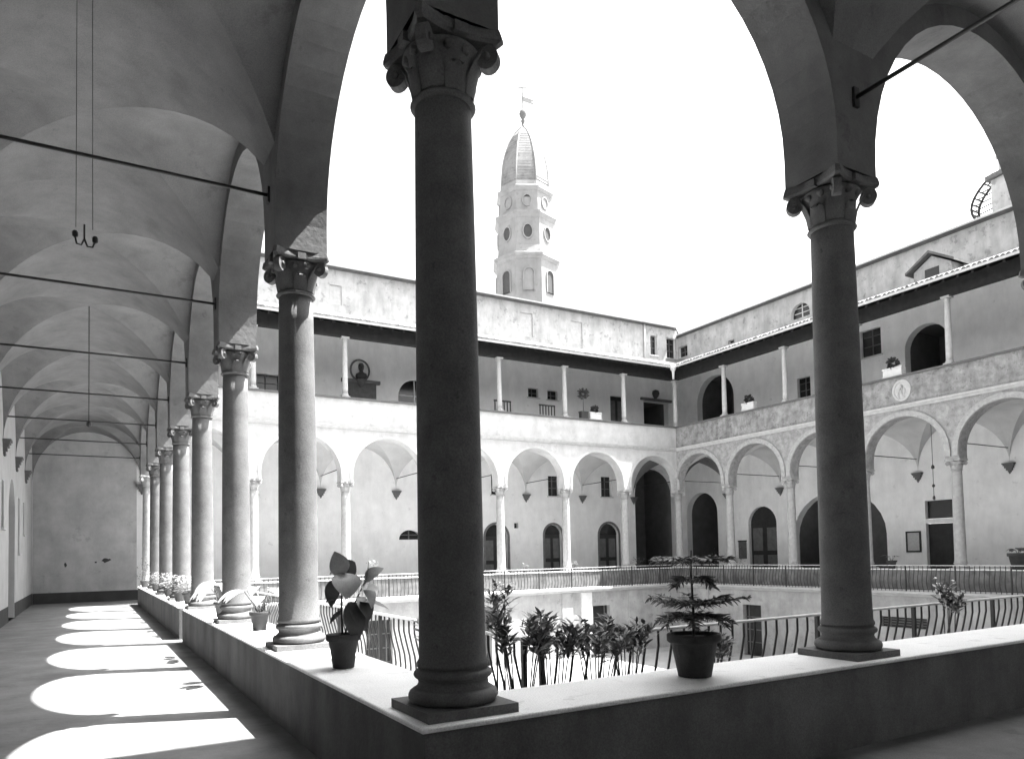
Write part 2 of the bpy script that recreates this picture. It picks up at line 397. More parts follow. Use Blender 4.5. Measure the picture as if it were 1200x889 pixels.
NAMES = {'front': 'cloister_wing', 'left': 'cloister_wing', 'far': 'cloister_wing', 'right': 'cloister_wing'}
WING = {}
for W in ('front', 'left', 'far', 'right'):
    T = MAP[W]; g = thing(NAMES[W], LBL[W][0], LBL[W][1], T(14, 0, ZG), group='wings round the court'); WING[W] = g
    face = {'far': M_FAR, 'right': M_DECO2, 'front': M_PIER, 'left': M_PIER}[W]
    # ---- arcade wall: piers and arches
    zt, hv = 6.76, .285; CP = [0, 4, 8.35, 12.3, 16.2, 20, 24, 28] if W == 'front' else [4*k for k in range(8)]
    BAY = [((a+b)/2, (b-a)/2 - .275, 6.41 - ((b-a)/2 - .275)) for a, b in zip(CP, CP[1:])]
    mb = MB()
    for side in (hv, -hv):
        lo = side; hi = L - side
        cuts = [0.0]*0
        for k in range(7):
            uc, r, zc = BAY[k]; n = 24
            arc = [(uc - r*math.cos(math.pi*i/n), zc + r*math.sin(math.pi*i/n)) for i in range(n+1)]
            for (ua, za), (ub, zb) in zip(arc, arc[1:]):
                mb.add([T(ua, side, za), T(ub, side, zb), T(ub, side, zt), T(ua, side, zt)], [(0,1,2,3)])
        for k in range(8):
            a, b = CP[k] - .275, CP[k] + .275
            if k == 0: a = lo
            if k == 7: b = hi
            if b - a > 1e-4: mb.add([T(a,side,4.392),T(b,side,4.392),T(b,side,zt),T(a,side,zt)], [(0,1,2,3)])
    for k in range(7):
        uc, r, zc = BAY[k]; n = 24
        arc = [(uc - r, 4.392)] + [(uc - r*math.cos(math.pi*i/n), zc + r*math.sin(math.pi*i/n)) for i in range(n+1)] + [(uc + r, 4.392)]
        P = [T(u, hv, z) for u, z in arc] + [T(u, -hv, z) for u, z in arc]; k2 = len(arc)
        mb.add(P, [(i, i+1, k2+i+1, k2+i) for i in range(k2-1)])
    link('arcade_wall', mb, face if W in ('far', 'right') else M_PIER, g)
    if W in ('far', 'right'):
        for k in range(7):
            link('archivolt', ring(W, BAY[k][0], BAY[k][2], BAY[k][1]+.015, BAY[k][1]+(.24 if W == 'right' else .13), .29, .355 if W == 'right' else .33, foot=.18), M_FAR if W == 'far' else M_RING, g)
    # ---- columns
    ks = range(8) if W in ('front', 'far') else range(1, 7)
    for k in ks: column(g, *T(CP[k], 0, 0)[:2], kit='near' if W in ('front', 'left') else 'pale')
    # ---- low parapet and sill (the left one has a narrow gap)
    segs = [(None, 12.35), (12.95, None)] if W == 'left' else [(None, None)]
    for a, b in segs:
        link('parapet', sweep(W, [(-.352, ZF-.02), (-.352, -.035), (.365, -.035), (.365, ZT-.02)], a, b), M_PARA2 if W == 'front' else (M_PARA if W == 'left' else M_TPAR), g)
        link('sill', sweep(W, [(-.372, -.034), (-.382, -.028), (-.382, -.010), (-.377, -.003), (-.367, 0), (.385, 0), (.4, -.010), (.4, -.028), (.39, -.034)], a, b), M_SILL, g)
    # ---- outside terrace, its cornice and the lower court wall
    link('terrace', sweep(W, [(.30, ZT), (1.62, ZT), (1.66, ZT-.03), (1.66, ZT-.09), (1.60, ZT-.12), (1.55, ZT-.2), (1.48, ZT-.22), (.30, ZT-.22)]), M_TERR, g)
    low_holes = {'far': [(21.1, .55, ZG, -1.8, False), (9, .6, ZG, -1.8, False), (14.0, .6, ZG, -1.8, False)], 'right': [(21.4, .58, ZG, -1.8, False), (13.6, 1.0, -2.35, -1.92, False)]}.get(W, [])
    link('lower_wall', holed_wall(W, 1.46, L-1.46, 1.46, ZG, ZT-.21, low_holes, .3), M_LOW, g)
    for (uc, hw, zl, zs_, ar) in low_holes:
        d = link('door' if zl == ZG else 'window', arch_panel(W, uc, hw, zl, zs_, ar, 1.20, 1.14), M_DOOR, g)
        for t in (-.33, .33): link('frame', wbox(W, uc + t*hw*2 - .03, uc + t*hw*2 + .03, 1.201, 1.235, zl+.02, zs_-.02), M_FRAME, d)
        for t in (.25, .5, .75): link('frame', wbox(W, uc - hw, uc + hw, 1.201, 1.225, zl + (zs_-zl)*t - .025, zl + (zs_-zl)*t + .025), M_FRAME, d)
    for u in {'far': (11.7, 15.2, 18.95, 20.15, 23.2), 'right': (24.6, 17.6, 10.5)}.get(W, ()):
        link('pilaster_strip', wbox(W, u-.33, u+.33, 1.44, 1.52, ZG, ZT-.225), M_LOW if u not in (20.15,) else M_LITE, g)
    # ---- string course, upper parapet, loggia
    link('string_course', sweep(W, [(.30, 6.74), (.33, 6.76), (.35, 6.81), (.40, 6.85), (.42, 6.93), (.30, 6.96)]), M_STONE_L, g)
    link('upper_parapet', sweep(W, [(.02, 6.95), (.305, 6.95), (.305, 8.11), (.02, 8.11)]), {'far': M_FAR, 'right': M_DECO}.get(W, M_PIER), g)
    link('parapet_coping', sweep(W, [(-.02, 8.105), (.36, 8.105), (.38, 8.13), (.38, 8.19), (-.02, 8.20)]), M_STONE, g)
    link('upper_floor', sweep(W, [(-WB-.01, 7.0), (.03, 7.0), (.03, 6.75), (-WB-.01, 6.75)]), M_LITE, g)
    for k in ks:
        a = 4*k
        if k == 0: a = .15
        if k == 7: a = L - .15
        x, y, _ = T(a, .15, 0)
        o = link('upper_column', UP_S, None, g, (x, y, 8.2)); link('base', UP_B, None, o, (x, y, 8.2)); link('capital', UP_C, None, o, (x, y, 8.2))
    link('eave_beam', sweep(W, [(.02, 10.95), (.30, 10.95), (.30, 11.56), (.02, 11.64)]), M_WOOD, g)
    slope = (13.40 - 11.50) / (WB + 1.05)
    zr = lambda v: 11.50 + (1.05 - v)*slope
    link('roof', sweep(W, [(1.05, zr(1.05)), (-WB, zr(-WB)), (-WB, zr(-WB)-.12), (1.05, zr(1.05)-.12)]), M_WOOD, g)
    if W in ('far', 'right'):
        rb = MB(); u = 1.2
        while u < L - 1.2:
            for (u0_, u1_) in ((u-.045, u+.045),):
                P = [T(u0_, 1.0, zr(1.0)-.122), T(u1_, 1.0, zr(1.0)-.122), T(u1_, 1.0, zr(1.0)-.24), T(u0_, 1.0, zr(1.0)-.24),
                     T(u0_, -2.0, zr(-2.0)-.122), T(u1_, -2.0, zr(-2.0)-.122), T(u1_, -2.0, zr(-2.0)-.24), T(u0_, -2.0, zr(-2.0)-.24)]
                rb.add(P, [(0,1,2,3),(4,7,6,5),(0,4,5,1),(1,5,6,2),(2,6,7,3),(3,7,4,0)])
            u += .55
        link('rafters', rb, M_WOOD, g, stuff=True)
        tb = MB(); u = -WB + .1; rnd = random.Random(3)
        while u < L + WB - .1:
            ve = min(1.13 + rnd.uniform(-.04, .05), u if u < 14 else L - u) if (u < 1.13 or u > L - 1.13) else 1.13 + rnd.uniform(-.05, .05)
            nseg = 5; P = []; lift = rnd.uniform(-.012, .02)
            for v in (ve, -WB+.02):
                for i in range(nseg+1):
                    t = math.pi*i/nseg; P.append(T(u + .088*math.cos(t), v, zr(v) + .02 + lift + .085*math.sin(t)))
            tb.add(P, [(i, i+1, nseg+2+i, nseg+1+i) for i in range(nseg)] + [tuple(range(nseg+1))], False)
            u += .2
        link('roof_tiles', tb, M_TILE, g, stuff=True)
        link('roof_sheet', sweep(W, [(1.07, zr(1.07)+.025), (-WB, zr(-WB)+.025)], closed=False), M_TILE, g)
        link('gutter', sweep(W, [(1.04, zr(1.05)-.10), (1.13, zr(1.05)-.11), (1.17, zr(1.05)-.03), (1.165, zr(1.05)-.03), (1.125, zr(1.05)-.095), (1.05, zr(1.05)-.085)]), M_GUT, g)
    link('loggia_bounce_panel', sweep(W, [(.0, zr(0)-.25), (-WB+.01, zr(-WB+.01)-.25), (-WB+.01, zr(-WB+.01)-.27), (.0, zr(0)-.27)]), M_WHITE, g)  # unseen pale panel added under the rafters to bounce light into the loggia
    # ---- back wall
    hs = HOLES[W]; at = ATTIC.get(W, []); cut = [h[:5] for h in hs + at]
    e0, e1 = -WB, L + WB
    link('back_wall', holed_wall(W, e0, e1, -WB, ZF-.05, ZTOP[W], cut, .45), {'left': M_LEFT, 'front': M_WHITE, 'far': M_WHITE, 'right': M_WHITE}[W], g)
    if W in ('far', 'right'):
        link('attic_cladding', holed_wall(W, e0+.02, e1-.02, -WB+.006, zr(-WB)-.02, ZTOP[W], [h[:5] for h in at], .03), M_ATTIC, g)
        link('attic_eave', sweep(W, [(-WB+.002, ZTOP[W]-.06), (-WB+.28, ZTOP[W]-.02), (-WB+.30, ZTOP[W]+.06), (-WB-4.0, ZTOP[W]+1.35), (-WB-4.0, ZTOP[W]+1.2)]), M_TILE, g)
        link('attic_gutter', sweep(W, [(-WB+.29, ZTOP[W]+.01), (-WB+.37, ZTOP[W]+.0), (-WB+.39, ZTOP[W]+.07), (-WB+.30, ZTOP[W]+.075)]), M_GUT, g)
    for (uc, hw, zl, zs_, ar, kind) in hs + at:
        v0 = -WB - .22
        if kind == 'room':
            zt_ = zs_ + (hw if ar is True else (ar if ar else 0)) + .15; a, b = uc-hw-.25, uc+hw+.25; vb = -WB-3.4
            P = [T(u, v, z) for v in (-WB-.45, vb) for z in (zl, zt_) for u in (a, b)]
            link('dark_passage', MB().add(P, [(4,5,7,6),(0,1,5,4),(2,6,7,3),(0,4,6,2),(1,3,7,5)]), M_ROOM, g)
            continue
        if kind == 'blind':
            link('blind_window', arch_panel(W, uc, hw, zl, zs_, ar, -WB-.05, -WB-.09), M_STONE_L, g); continue
        if kind in ('window', 'archwindow'):
            wdw = link('window', arch_panel(W, uc, hw, zl, zs_, ar, v0, v0-.04), M_GLASS if W != 'left' else M_DOOR, g)
            top = zs_ + (hw if ar is True else (ar or 0))
            if hw > .2:
                fm = M_LITE if kind == 'archwindow' else M_FRAME
                link('mullion', wbox(W, uc-.03, uc+.03, v0+.001, v0+.035, zl+.01, top-.02), fm, wdw)
                for t in ((.4, .75) if top - zl > .8 else (.5,)): link('glazing_bar', wbox(W, uc-hw*.85, uc+hw*.85, v0+.002, v0+.028, zl+(top-zl)*t-.02, zl+(top-zl)*t+.02), fm, wdw)
            if kind == 'window' and hw > .2 and not ar: link('window_sill', wbox(W, uc-hw-.08, uc+hw+.08, -WB-.1, -WB+.07, zl-.07, zl-.004), M_STONE_L, wdw)
            continue
        if kind == 'transom':
            d = link('door', arch_panel(W, uc, hw, zl, 1.98, False, v0, v0-.05), M_DOOR, g)
            link('transom_light', arch_panel(W, uc, hw, 2.22, zs_, False, v0, v0-.04), M_GLASS, d)
            link('lintel', wbox(W, uc-hw-.02, uc+hw+.02, v0-.05, -WB+.03, 2.0, 2.2), M_LITE, d); continue
        # panelled door
        d = link('door', arch_panel(W, uc, hw, zl, zs_, ar, v0, v0-.06), M_DOOR, g)
        for sgn in (-1, 1):
            for (za, zb) in ((.15, .42), (.50, .93)):
                link('door_panel', wbox(W, uc + sgn*hw*.5 - hw*.34, uc + sgn*hw*.5 + hw*.34, v0+.001, v0+.03, zl+(zs_-zl)*za, zl+(zs_-zl)*zb), M_FRAME, d)
        if W == 'far' and ar:
            link('fanlight', arch_panel(W, uc, hw, zs_+.05, zs_+.05, hw-.12, v0+.03, v0, .0), M_GLASS, d)
            link('door_surround', ring(W, uc, zs_, hw+.002, hw+.13, -WB-.1, -WB+.035, 18, foot=zs_-zl), M_STONE, d)
    # ---- dado of the galleries
    if W == 'left':
        for a, b in ((e0, 4.75), (6.05, 13.35), (14.65, 21.65), (23.85, L+WB)): link('dado', wbox(W, a+.01, b-.01, -WB-.01, -WB+.012, ZF, -.24), M_DADO, g)
    if W == 'far':
        link('end_wall_dado', wbox(W, -WB+.02, -.1, -WB-.01, -WB+.014, ZF, -.25), M_DADO, g)
        link('end_wall_plaster', wbox(W, -WB+.012, -.2, -WB-.01, -WB+.008, -.25, 6.7), M_END, g)
        for (x, z, ww, hh) in ((-1.42, 1.08, .16, .09), (-1.25, 1.10, .05, .04), (-1.78, 1.0, .05, .04), (-2.9, .9, .05, .09)):
            pm = MB(); nn = 11; P = [T(x + ww*(1+random.uniform(-.35,.35))*math.cos(2*math.pi*i/nn), -WB+.011, z + hh*(1+random.uniform(-.4,.4))*math.sin(2*math.pi*i/nn)) for i in range(nn)]
            link('bare_patch', pm.add(P, [tuple(range(nn))]), M_DADO, g)
    # ---- vault bays, consoles, tie rods
    for k in range(7):
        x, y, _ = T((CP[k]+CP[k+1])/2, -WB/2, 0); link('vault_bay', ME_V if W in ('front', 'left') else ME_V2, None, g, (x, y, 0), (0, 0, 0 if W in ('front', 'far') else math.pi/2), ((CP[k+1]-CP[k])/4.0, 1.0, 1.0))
    if W in ('front', 'far'):
        for u in (-WB/2, L+WB/2):
            x, y, _ = T(u, -WB/2, 0); link('vault_bay', ME_VC, None, g, (x, y, 0))
    for k in range(8):
        x, y, _ = T(CP[k], -WB, 0); link('console', ME_CORB, None, g, (x, y, 4.0), (0, 0, WROT[W]))
        link('tie_rod', MB().tube([T(CP[k], -.27, 5.07), T(CP[k], -WB+.01, 5.07)], .020, 8), M_IRON, g)
        link('anchor_plate', wbox(W, CP[k]-.035, CP[k]+.035, -.31, -.275, 4.98, 5.16), M_IRON, g)

# round medallion on the right parapet, corner hopper
W = 'right'; T = MAP[W]; g = WING[W]
md = MB(); N = 28
for (ra, va, rb, vb_) in ((.44,.306,.44,.34),(.44,.34,.36,.35),(.36,.35,.34,.31),(.34,.31,.0,.305)):
    P = [T(13.94 + ra*.92*math.cos(2*math.pi*i/N), va, 7.53 + ra*1.05*math.sin(2*math.pi*i/N)) for i in range(N)] + [T(13.94 + rb*.92*math.cos(2*math.pi*i/N), vb_, 7.53 + rb*1.05*math.sin(2*math.pi*i/N)) for i in range(N)]
    md.add(P, [(i, (i+1) % N, N+(i+1) % N, N+i) for i in range(N)])
o = link('medallion', md, M_STONE_L, g)
fg = MB()
for pts in ([(13.85,7.25),(13.80,7.55),(13.90,7.75),(13.95,7.50)], [(14.05,7.22),(14.10,7.45),(13.98,7.62),(13.90,7.30)], [(13.93,7.62),(14.0,7.72),(13.95,7.80)]):
    fg.tube([T(u, .315, z) for u, z in pts], .03, 6)
link('relief_figure', fg, M_STONE_L, o)
hp = MB(); hx, hy = L-1.12, L-1.12
hp.lathe([(.06,10.75),(.07,11.0),(.09,11.2),(.17,11.32),(.18,11.5)], 12, (hx, hy, 0)); link('rain_hopper', hp, M_GUT, WING['far'])
link('downpipe', MB().tube([(29.25, L+WB-.08, 13.5), (29.25, L+WB-.08, 15.7)], .07, 8), M_GUT, WING['far'])

# ------------------------------------------------------------------ iron railings round the terrace
RV = 1.5; RTOP = .20
def baluster_mb(mb=None, T=None, u=0.0):
    mb = mb or MB()
    prof = [(.0, .17), (.0, .02), (.035, -.14), (.075, -.30), (.09, -.46), (.075, -.60), (.03, -.72), (0, -.78), (0, ZT+.005)]
    pts = [(T(u, RV + d, z) if T else (0, d, z)) for d, z in prof]
    return mb.tube(pts, .013, 4)
ME_BAL = baluster_mb().mesh('baluster'); ME_BAL.materials.append(M_IRON)
RL = {'front': ('bellied iron railing beyond the bright sill with the dark conifer pot', 'railing'), 'left': ('bellied iron railing outside the sunlit sill with the row of pots', 'railing'),
      'far': ('bellied iron railing running below the pale sunlit arcade', 'railing'), 'right': ('bellied iron railing running below the shaded arcade with the medallion', 'railing')}
for W in MAP:
    T = MAP[W]; g = thing('iron_railing', RL[W][0], RL[W][1], T(14, RV, ZT), group='iron railings of the terrace')
    link('top_rail', sweep(W, [(RV-.03, RTOP-.028), (RV+.03, RTOP-.028), (RV+.034, RTOP-.008), (RV+.026, RTOP), (RV-.026, RTOP), (RV-.034, RTOP-.008)]), M_IRONTOP, g)
    link('bottom_rail', sweep(W, [(RV-.018, -.77), (RV+.018, -.77), (RV+.018, -.745), (RV-.018, -.745)]), M_IRON, g)
    u = RV + .12; i = 0; far = MB()
    while u < L - RV - .05:
        if i % 11 == 0:
            link('post', wbox(W, u-.022, u+.022, RV-.022, RV+.022, ZT, RTOP-.027), M_IRON, g)
        elif W in ('front', 'left'):
            x, y, _ = T(u, RV, 0); link('baluster', ME_BAL, None, g, (x, y, 0), (0, 0, WROT[W]))
        else: baluster_mb(far, T, u)
        u += .178; i += 1
    if far.v: link('balusters', far, M_IRON, g, stuff=True)

# ------------------------------------------------------------------ plants
CR = Vector((.866, -.5, 0)); CU = Vector((0, 0, 1)); CF = Vector((.5, .866, 0))
def leaf_mb(p0, p1, width, normal, sag=.0, fold=.15, n=6, mb=None, shape=.6):
    """pointed leaf from p0 to p1, folded along the midrib"""
    mb = mb or MB(); p0, p1 = Vector(p0), Vector(p1); ax = (p1-p0); ln = ax.length; nn = Vector(normal)
    sd = ax.cross(nn).normalized(); nn = sd.cross(ax).normalized(); P = []; F = []
    for i in range(n+1):
        t = i/n; wv = width*.5*max(0.02, math.sin(math.pi*t**shape))**.8
        c = p0 + ax*t + nn*(sag*ln*4*t*(1-t))
        P += [c - sd*wv + nn*fold*wv, c, c + sd*wv + nn*fold*wv]
    for i in range(n): F += [(3*i, 3*i+1, 3*i+4, 3*i+3), (3*i+1, 3*i+2, 3*i+5, 3*i+4)]
    return mb.add(P, F, True)
def pot_parts(g, loc, rt, h, material=M_POT):
    rb = rt*.66
    pr = [(rb*.9, 0), (rb, .004), (rb + (rt-rb)*.76, h*.80), (rt*1.02, h*.80), (rt*1.08, h*.84), (rt*1.08, h*.975), (rt*1.05, h), (rt*.94, h), (rt*.92, h*.9)]
    p = link('pot', MB().lathe(pr, 28, cap=False), material, g, loc)
    link('soil', MB().lathe([(rt*.92, h*.90), (rt*.5, h*.925), (.002, h*.935)], 20, cap=False), M_SOIL, p, loc)
    return p
def stem(g, loc, pts, r0=.012, r1=.006, material=M_STEM):
    k = len(pts); return link('stem', MB().tube([Vector(p) for p in pts], [r0 + (r1-r0)*i/(k-1) for i in range(k)], 6), material, g, loc)

# rubber plant on the sill between the corner column and the next
loc = Vector((-.05, 2.19, 0.0)); K = 129.0
g = thing('potted_plant', 'potted rubber plant with few big broad leaves beside the corner column', 'plant', loc)
pot_parts(g, loc, .142, .305)
def cp(px, py, d=0.0): return CR*((px-403)/K) + CU*((782-py)/K) + CF*d
stem(g, loc, [cp(402,745), cp(401,715,.01), cp(402,690,.0), cp(403,668,.01)], .013, .007)
stem(g, loc, [cp(405,745), cp(410,720,.03), cp(420,700,.02), cp(429,682,.02)], .011, .006)
for (a, b, wd, nrm, sag, M) in [((402,676,.0),(396,647,-.07),.165,(-.2,-1,.35),.08,M_LEAFL), ((403,672,.01),(415,660,.10),.15,(.5,-.8,.3),.05,M_LEAFD),
        ((403,672,.0),(411,702,-.10),.24,(.0,-.8,.6),.16,M_LEAFL), ((401,676,.0),(391,712,-.05),.17,(-.8,-.5,.2),.10,M_LEAFD), ((404,676,.02),(421,690,.08),.17,(.2,-.5,.8),.14,M_LEAFL),
        ((427,690,.02),(433,655,.03),.075,(.9,-.3,.1),.02,M_LEAFD), ((422,697,.02),(446,694,-.03),.16,(.1,-.5,.9),.20,M_LEAFL), ((424,686,.02),(438,714,-.06),.13,(.4,-.8,.4),.16,M_LEAFL),
        ((416,706,.02),(456,716,.02),.11,(.0,-.2,1),.08,M_LEAFD), ((410,706,.0),(420,752,-.05),.19,(.1,-.9,.3),.06,M_LEAFD), ((411,706,.03),(429,742,.04),.16,(.3,-.9,.2),.05,M_LEAFD),
        ((428,684,.02),(450,668,.05),.13,(-.2,-.6,.8),.12,M_LEAFL), ((402,668,.01),(386,676,.04),.13,(-.3,-.4,.9),.15,M_LEAFL), ((420,700,.02),(434,728,-.02),.17,(.4,-.8,.3),.08,M_LEAFD), ((402,700,.0),(384,706,-.04),.11,(-.2,-.5,.9),.15,M_LEAF),
        ((402,716,.01),(388,731,-.02),.05,(-.2,-.6,.8),.1,M_LEAFD), ((402,690,.01),(420,700,.12),.13,(.1,-.3,.9),.1,M_LEAFD)]:
    link('leaf', leaf_mb(cp(*a), cp(*b), wd*1.12, nrm, sag, .22, 9, None, .85), M, g, loc)

# araucaria in its dark pot on the front sill
loc = Vector((2.10, .0, 0.0))
g = thing('potted_plant', 'dark potted conifer with flat tiers of feathery branches', 'plant', loc)
pot_parts(g, loc, .195, .335)
stem(g, loc, [(0,0,.30), (.004,.0,.55), (-.006,.004,.80), (0,0,.99)], .012, .005)
rnd = random.Random(12)
for (z, rad, cnt, droop) in ((.47,.36,8,.05), (.565,.42,8,-.05), (.76,.20,4,.05), (.905,.37,7,-.01)):
    for i in range(cnt):
        a = 2*math.pi*(i + rnd.uniform(-.2,.2))/cnt; d = Vector((math.cos(a), math.sin(a), 0)); s = Vector((-d.y, d.x, 0)); rr = rad*rnd.uniform(.8,1.08)
        mb = MB(); path = [d*rr*t + Vector((0,0, z - droop*t*t + .05*t*(1-t))) for t in (0,.25,.5,.75,1)]
        mb.tube(path, [.006,.005,.004,.003,.002], 4)
        for t in [.12 + .88*k/19 for k in range(20)]:
            c = d*rr*t + Vector((0,0,z - droop*t*t + .05*t*(1-t))); ln = .105*(1 - .6*t)*rnd.uniform(.7,1.3)
            for sg in (-1, 1):
                e = c + s*sg*ln + d*ln*.75 + Vector((0,0,rnd.uniform(-.05,.03))); f1 = c + (e-c)*.5
                mb.tube([c, f1 + Vector((0,0,.006)), e], [.008,.007,.002], 3)
        link('branch', mb, M_LEAFD, g, loc)

# arching plants and flower pots along the left sill
def leafy_pot(loc, label, rt, h, leaves, M, seed, droop=.5, width=.07, group=None, cat='plant', potmat=M_POT, big=1.0):
    loc = Vector(loc); g = thing('potted_plant', label, cat, loc, group); pot_parts(g, loc, rt, h, potmat); rnd = random.Random(seed)
    for i in range(leaves):
        a = 2*math.pi*i/leaves + rnd.uniform(-.3,.3); d = Vector((math.cos(a), math.sin(a), 0)); ln = rnd.uniform(.75,1.15)
        b = Vector((d.x*.02, d.y*.02, h*.9)); k = b + d*.14*ln*big + Vector((0,0,.22*ln*big)); e = k + d*.24*ln*big + Vector((0,0,(.05 - droop*.3)*ln*big))
        st = link('stalk', MB().tube([b, (b+k)/2 + d*-.015, k], [.006,.005,.004], 5), M_STEM, g, loc)
        link('leaf', leaf_mb(k, e, width*rnd.uniform(1.2,1.9), (0,0,1), .10, .2, 6), M, st, loc)
    return g
leafy_pot((.03, 6.34, 0), 'potted plant with pale arching leaves standing past the second column', .13, .26, 11, M_LEAFL, 3, .5, .11, big=1.45)
leafy_pot((-.02, 9.35, 0), 'potted plant with long drooping leaves beside the third column', .13, .26, 9, M_LEAFL, 5, .8, .13, big=1.6)
def flower_pot(loc, label, rt, h, spread, nl, nf, seed, group, M=M_LEAF, cat='plant', potmat=M_POT, tall=.22):
    loc = Vector(loc); g = thing('flower_pot', label, cat, loc, group); pot_parts(g, loc, rt, h, potmat); rnd = random.Random(seed)
    fo = MB()
    for i in range(nl):
        a = rnd.uniform(0, 2*math.pi); q = rnd.uniform(.15, 1); zz = h + tall*rnd.uniform(.1, 1.0)*(1.1-q*.5); c = Vector((math.cos(a)*spread*q, math.sin(a)*spread*q, zz))
        d = Vector((math.cos(a), math.sin(a), rnd.uniform(-.3,.7))).normalized()
        leaf_mb(c, c + d*rnd.uniform(.06,.11), rnd.uniform(.04,.06), (rnd.uniform(-.4,.4), rnd.uniform(-.4,.4), 1), .05, .2, 3, fo)
    for i in range(6):
        a = i*1.05; fo.tube([(0,0,h*.9), (math.cos(a)*spread*.5, math.sin(a)*spread*.5, h+tall*.8)], .004, 3)
    link('foliage', fo, M, g, loc, stuff=True)
    fl = MB()
    for i in range(nf):
        a = rnd.uniform(0, 2*math.pi); q = rnd.uniform(.1, 1); c = Vector((math.cos(a)*spread*q, math.sin(a)*spread*q, h + tall*rnd.uniform(.55,1.15)))
        for k in range(5):
            b = 2*math.pi*k/5; d = Vector((math.cos(b), math.sin(b), .35)); leaf_mb(c, c + d*.032, .03, (0,0,1), .1, .1, 2, fl)
    if nf: link('blossom', fl, M_FLOWER, g, loc, stuff=True)
    return g
gp = 'flower pots along the left sill'
lab = 'small flower pot with pale blossoms in the row along the left sill'
for i, (x, y) in enumerate(((-.05, 13.9), (-.12, 15.2), (.05, 16.7), (-.1, 18.2), (.0, 19.4), (-.12, 22.4))):
    flower_pot((x, y, 0), lab, .14, .25, .32, 110, 60 if i < 4 else 30, 20+i, gp, tall=.34)
flower_pot((-.2, 26.6, 0), 'tall dark leafy pot plant at the far end of the left sill', .15, .26, .28, 130, 4, 40, None, M_LEAFD, tall=.85)

# oleanders and flowers on the near terrace
def shrub(loc, label, h, spread, stems, seed, group=None, flowers=0, M=M_LEAF, lmin=.09, lmax=.15):
    loc = Vector(loc); g = thing('potted_shrub', label, 'shrub', loc, group); pot_parts(g, loc, .19, .34); rnd = random.Random(seed); fo = MB(); fl = MB(); stm = MB()
    for i in range(stems):
        a = rnd.uniform(0, 2*math.pi); q = rnd.uniform(.3,1)*spread; top = Vector((math.cos(a)*q, math.sin(a)*q, h*rnd.uniform(.86,1)))
        mid = Vector((math.cos(a)*q*.6, math.sin(a)*q*.6, .3 + (top.z-.3)*.70)); base = Vector((math.cos(a)*.05, math.sin(a)*.05, .3))
        stm.tube([base, mid, top], [.008,.006,.003], 4)
        for k in range(34):
            t = rnd.uniform(.05, 1)**.8; c = mid.lerp(top, t) + Vector((rnd.gauss(0,.025), rnd.gauss(0,.025), rnd.gauss(0,.02)))
            b = rnd.uniform(0, 2*math.pi); d = Vector((math.cos(b), math.sin(b), rnd.uniform(.1,1.1))).normalized()
            leaf_mb(c, c + d*rnd.uniform(lmin, lmax), rnd.uniform(.026,.042), (rnd.uniform(-.5,.5), rnd.uniform(-.5,.5), 1), .04, .2, 3, fo, .8)
        if flowers:
            for k in range(flowers):
                c = top + Vector((rnd.gauss(0,.05), rnd.gauss(0,.05), rnd.gauss(.0,.06)))
                for p in range(5):
                    b = 2*math.pi*p/5 + rnd.random(); d = Vector((math.cos(b), math.sin(b), rnd.uniform(-.2,.6))); leaf_mb(c, c + d*.035, .032, (0,0,1), .1, .1, 2, fl)
    link('stems', stm, M_STEM, g, loc, stuff=True); link('foliage', fo, M, g, loc, stuff=True)
    if flowers: link('blossom', fl, M_FLOWER, g, loc, stuff=True)
    return g
sg = 'oleanders on the near terrace'
for i, (x, y, h) in enumerate(((1.22, 1.22, 1.34), (1.62, 1.30, 1.26), (2.02, 1.2, 1.22), (2.45, 1.3, 1.16))):
    shrub((x, y, ZT), 'leafy oleander leaning over the iron railing next to the corner column', h, .34, 10, 60+i, sg)
shrub((3.5, 1.15, ZT), 'low sparse oleander behind the dark conifer pot', .98, .30, 8, 71, None)
shrub((1.02, 2.6, ZT), 'pale leafy shrub at the railing behind the rubber plant', 1.28, .28, 9, 72, None, 0, M_LEAFL)
shrub((1.25, 1.62, ZT), 'slender shrub with a cluster of white blossoms above the railing', 1.62, .12, 3, 73, None, 9)
shrub((7.95, 1.3, ZT), 'loose shrub with scattered white blossoms at the railing past the second front column', 1.30, .2, 5, 74, None, 6)

# plants on the far and right sills
flower_pot((9.25, 28.05, 0), 'flower vase with spread blooms on the far sill near the half-round window', .12, .34, .26, 40, 20, 80, None, M_LEAFL, potmat=M_POTL, tall=.6)
for i, x in enumerate((17.4, 20.5)): flower_pot((x, 28.0, 0), 'small plant pot on the far sill between two panelled doors', .12, .22, .2, 40, 8, 81+i, 'small pots on the far sill', tall=.3)
leafy_pot((28.0, 9.9, 0), 'large dark pot with broad leaves on the shaded sill', .34, .62, 9, M_LEAFD, 84, .5, .16)
leafy_pot((28.0, 14.9, 0), 'small dark pot on the shaded sill beneath the framed notice', .2, .36, 6, M_LEAFD, 85, .3, .08)
for i, (y, h) in enumerate(((24.6, .5), (25.4, .6), (26.1, .45))): flower_pot((29.2, y, ZF), 'bushy plant pot on the gallery floor before the arched door', .18, .3, .34, 90, 10, 86+i, 'plants before the arched door', M_LEAF, tall=.8+h)
for i, (x, y) in enumerate(((25.2, 28.4), (26.6, 28.35), (28.3, 25.9))): flower_pot((x, y, 0), 'dense dark plant on the sill in the shaded corner of the court', .16, .25, .5, 120, 4, 95+i, 'dark plants in the court corner', M_LEAFD, tall=.45)
